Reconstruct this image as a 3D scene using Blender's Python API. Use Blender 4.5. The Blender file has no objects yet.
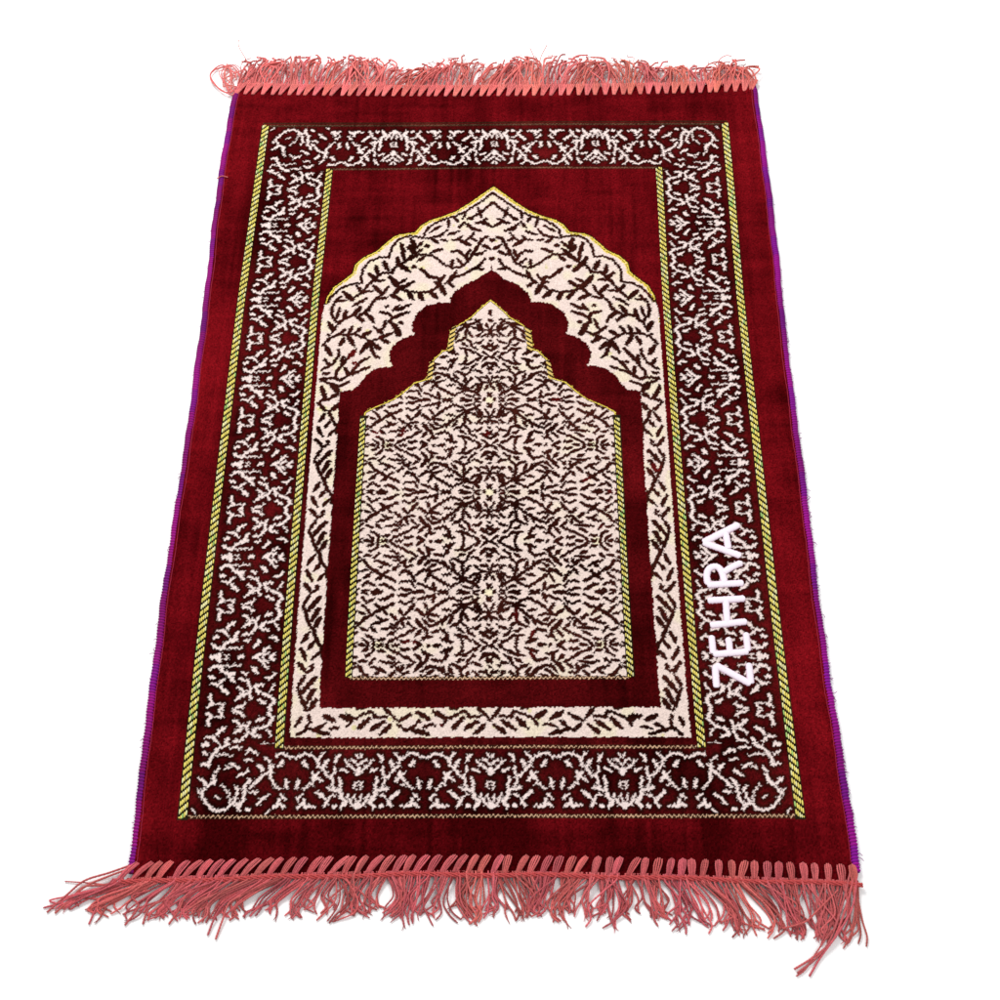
import bpy, math, random, json
import numpy as np
from mathutils import Matrix, Vector
C = bpy.context.scene

# ------------------------------------------------------------------ camera
cam_data = bpy.data.cameras.new('camera')
cam = bpy.data.objects.new('camera', cam_data)
C.collection.objects.link(cam)
cam_data.sensor_width = 36.0
cam_data.lens = 1562.0 / 1000.0 * 36.0
cam_data.clip_start = 0.01
cam_data.clip_end = 60.0
PITCH, YAW, ROLL = 0.99012179, -0.01593194, -0.01663827
f = Vector((math.sin(YAW)*math.cos(PITCH), math.cos(YAW)*math.cos(PITCH), -math.sin(PITCH)))
rt = f.cross(Vector((0, 0, 1))).normalized()
up = rt.cross(f)
rt2 = rt*math.cos(ROLL) + up*math.sin(ROLL)
up2 = -rt*math.sin(ROLL) + up*math.cos(ROLL)
m = Matrix((rt2, up2, -f)).transposed().to_4x4()
m.translation = Vector((0.02379588, -1.55679078, 1.46134251 + 0.005))
cam.matrix_world = m
C.camera = cam

# ------------------------------------------------------------------ light
world = bpy.data.worlds.new('World')
C.world = world
world.use_nodes = True
bg = world.node_tree.nodes['Background']
bg.inputs[0].default_value = (1.0, 1.0, 1.0, 1)
bg.inputs[1].default_value = 0.53

def area(name, loc, target, size, watts, color=(1, 1, 1)):
    d = bpy.data.lights.new(name, 'AREA')
    d.shape = 'RECTANGLE'; d.size = size[0]; d.size_y = size[1]
    d.energy = watts; d.color = color
    o = bpy.data.objects.new(name, d)
    C.collection.objects.link(o)
    o.location = loc
    o.rotation_euler = (Vector(target) - Vector(loc)).to_track_quat('-Z', 'Y').to_euler()
    return o
area('softbox_back', (-1.0, 1.3, 2.2), (-0.05, -0.5, 0), (1.6, 1.0), 84, (1.0, 0.99, 0.98))
area('softbox_front', (1.4, -1.6, 2.6), (0.0, -0.5, 0), (1.6, 1.6), 30, (0.99, 0.99, 1.0))

C.view_settings.view_transform = 'Standard'
C.view_settings.look = 'None'
C.view_settings.exposure = 0.0
C.view_settings.gamma = 1.0
C.view_settings.use_curve_mapping = False
C.render.engine = 'CYCLES'
C.cycles.max_bounces = 6

# ------------------------------------------------------------------ helpers
rng = np.random.default_rng(7)
random.seed(7)
MM = 0.001

def material(name, col=(1, 1, 1), rough=0.9, attr=None, spec=0.2, noise=None, sheen=None, bump=None):
    mt = bpy.data.materials.new(name); mt.use_nodes = True
    nt = mt.node_tree; b = nt.nodes['Principled BSDF']
    b.inputs['Roughness'].default_value = rough
    b.inputs['Specular IOR Level'].default_value = spec
    tc = nt.nodes.new('ShaderNodeTexCoord')
    if attr:
        a = nt.nodes.new('ShaderNodeAttribute'); a.attribute_name = attr
        src = a.outputs['Color']
    else:
        c = nt.nodes.new('ShaderNodeRGB'); c.outputs[0].default_value = (*col, 1)
        src = c.outputs[0]
    if noise:
        for sc, lo, hi, det in noise:
            n = nt.nodes.new('ShaderNodeTexNoise'); n.inputs['Scale'].default_value = sc
            n.inputs['Detail'].default_value = det
            nt.links.new(tc.outputs['Object'], n.inputs['Vector'])
            r = nt.nodes.new('ShaderNodeMapRange')
            r.inputs['From Min'].default_value = 0.3; r.inputs['From Max'].default_value = 0.7
            r.inputs['To Min'].default_value = lo; r.inputs['To Max'].default_value = hi
            nt.links.new(n.outputs['Fac'], r.inputs['Value'])
            mx = nt.nodes.new('ShaderNodeVectorMath'); mx.operation = 'SCALE'
            nt.links.new(src, mx.inputs[0]); nt.links.new(r.outputs[0], mx.inputs['Scale'])
            src = mx.outputs[0]
    nt.links.new(src, b.inputs['Base Color'])
    if sheen:
        b.inputs['Sheen Weight'].default_value = sheen[0]
        b.inputs['Sheen Roughness'].default_value = sheen[1]
        b.inputs['Sheen Tint'].default_value = (*sheen[2], 1)
    if bump:
        n = nt.nodes.new('ShaderNodeTexNoise'); n.inputs['Scale'].default_value = bump[0]
        nt.links.new(tc.outputs['Object'], n.inputs['Vector'])
        bp = nt.nodes.new('ShaderNodeBump'); bp.inputs['Strength'].default_value = bump[1]
        bp.inputs['Distance'].default_value = bump[2]
        nt.links.new(n.outputs['Fac'], bp.inputs['Height']); nt.links.new(bp.outputs[0], b.inputs['Normal'])
    return mt

class MB:
    """collects vertices, faces and vertex colours, then links them as one mesh object"""
    def __init__(s): s.v = []; s.f = []; s.c = []; s.n = 0
    def add(s, v, f, c=None):
        v = np.asarray(v, float); s.v.append(v)
        s.f += [tuple(int(i) + s.n for i in q) for q in f]
        if c is not None: s.c.append(np.broadcast_to(np.asarray(c, float), (len(v), 3)))
        s.n += len(v)
    def tube(s, pts, r, sides=6, lobes=0.0, pitch=0.004, phase=0.0, c=None, flat=1.0):
        p = np.asarray(pts, float); n = len(p)
        t = np.gradient(p, axis=0); t /= np.linalg.norm(t, axis=1)[:, None] + 1e-12
        ref = np.array([0, 0, 1.0])
        a = np.cross(t, ref); la = np.linalg.norm(a, axis=1)[:, None]
        a = np.where(la < 1e-4, np.array([1.0, 0, 0]), a/np.maximum(la, 1e-9))
        b = np.cross(a, t)
        L = np.concatenate([[0], np.cumsum(np.linalg.norm(np.diff(p, axis=0), axis=1))])
        rr = np.broadcast_to(np.asarray(r, float), (n,))
        th = np.arange(sides)/sides*2*np.pi
        ang = 2*np.pi*L[:, None]/pitch + phase
        rad = rr[:, None]*(1 + lobes*np.cos(2*(th[None, :] - ang)))
        v = p[:, None, :] + a[:, None, :]*(rad*np.cos(th))[..., None] + b[:, None, :]*(rad*np.sin(th)*flat)[..., None]
        v = v.reshape(-1, 3)
        fs = []
        for i in range(n-1):
            o = i*sides
            for k in range(sides):
                k2 = (k+1) % sides
                fs.append((o+k, o+k2, o+sides+k2, o+sides+k))
        fs.append(tuple(range(sides))[::-1]); fs.append(tuple((n-1)*sides + k for k in range(sides)))
        s.add(v, fs, c)
    def build(s, name, mat, parent=None, smooth=True):
        me = bpy.data.meshes.new(name)
        v = np.concatenate(s.v)
        me.from_pydata(v.tolist(), [], s.f)
        if s.c:
            at = me.color_attributes.new('Col', 'FLOAT_COLOR', 'POINT')
            col = np.concatenate(s.c); col = np.hstack([col, np.ones((len(col), 1))]).astype(np.float32)
            at.data.foreach_set('color', col.ravel())
        me.polygons.foreach_set('use_smooth', np.full(len(me.polygons), smooth))
        me.materials.append(mat)
        o = bpy.data.objects.new(name, me); C.collection.objects.link(o)
        if parent: o.parent = parent
        return o

def smooth_path(ctrl, n):
    """Catmull-Rom through control points, n samples"""
    p = np.asarray(ctrl, float)
    p = np.vstack([2*p[0]-p[1], p, 2*p[-1]-p[-2]])
    seg = len(p)-3
    t = np.linspace(0, seg-1e-6, n); i = t.astype(int); u = (t-i)[:, None]
    a, b, c, d = p[i], p[i+1], p[i+2], p[i+3]
    return 0.5*((2*b)+(c-a)*u+(2*a-5*b+4*c-d)*u**2+(3*b-a-3*c+d)*u**3)

# ------------------------------------------------------------------ ground
gm = MB()
gm.add([(-6, -6, 0), (6, -6, 0), (6, 6, 0), (-6, 6, 0)], [(0, 1, 2, 3)])
ground = gm.build('ground', material('white_paper', (0.93, 0.93, 0.93), 0.95, spec=0.1, noise=[(3.0, 0.985, 1.0, 3)]))
ground['kind'] = 'structure'

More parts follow.
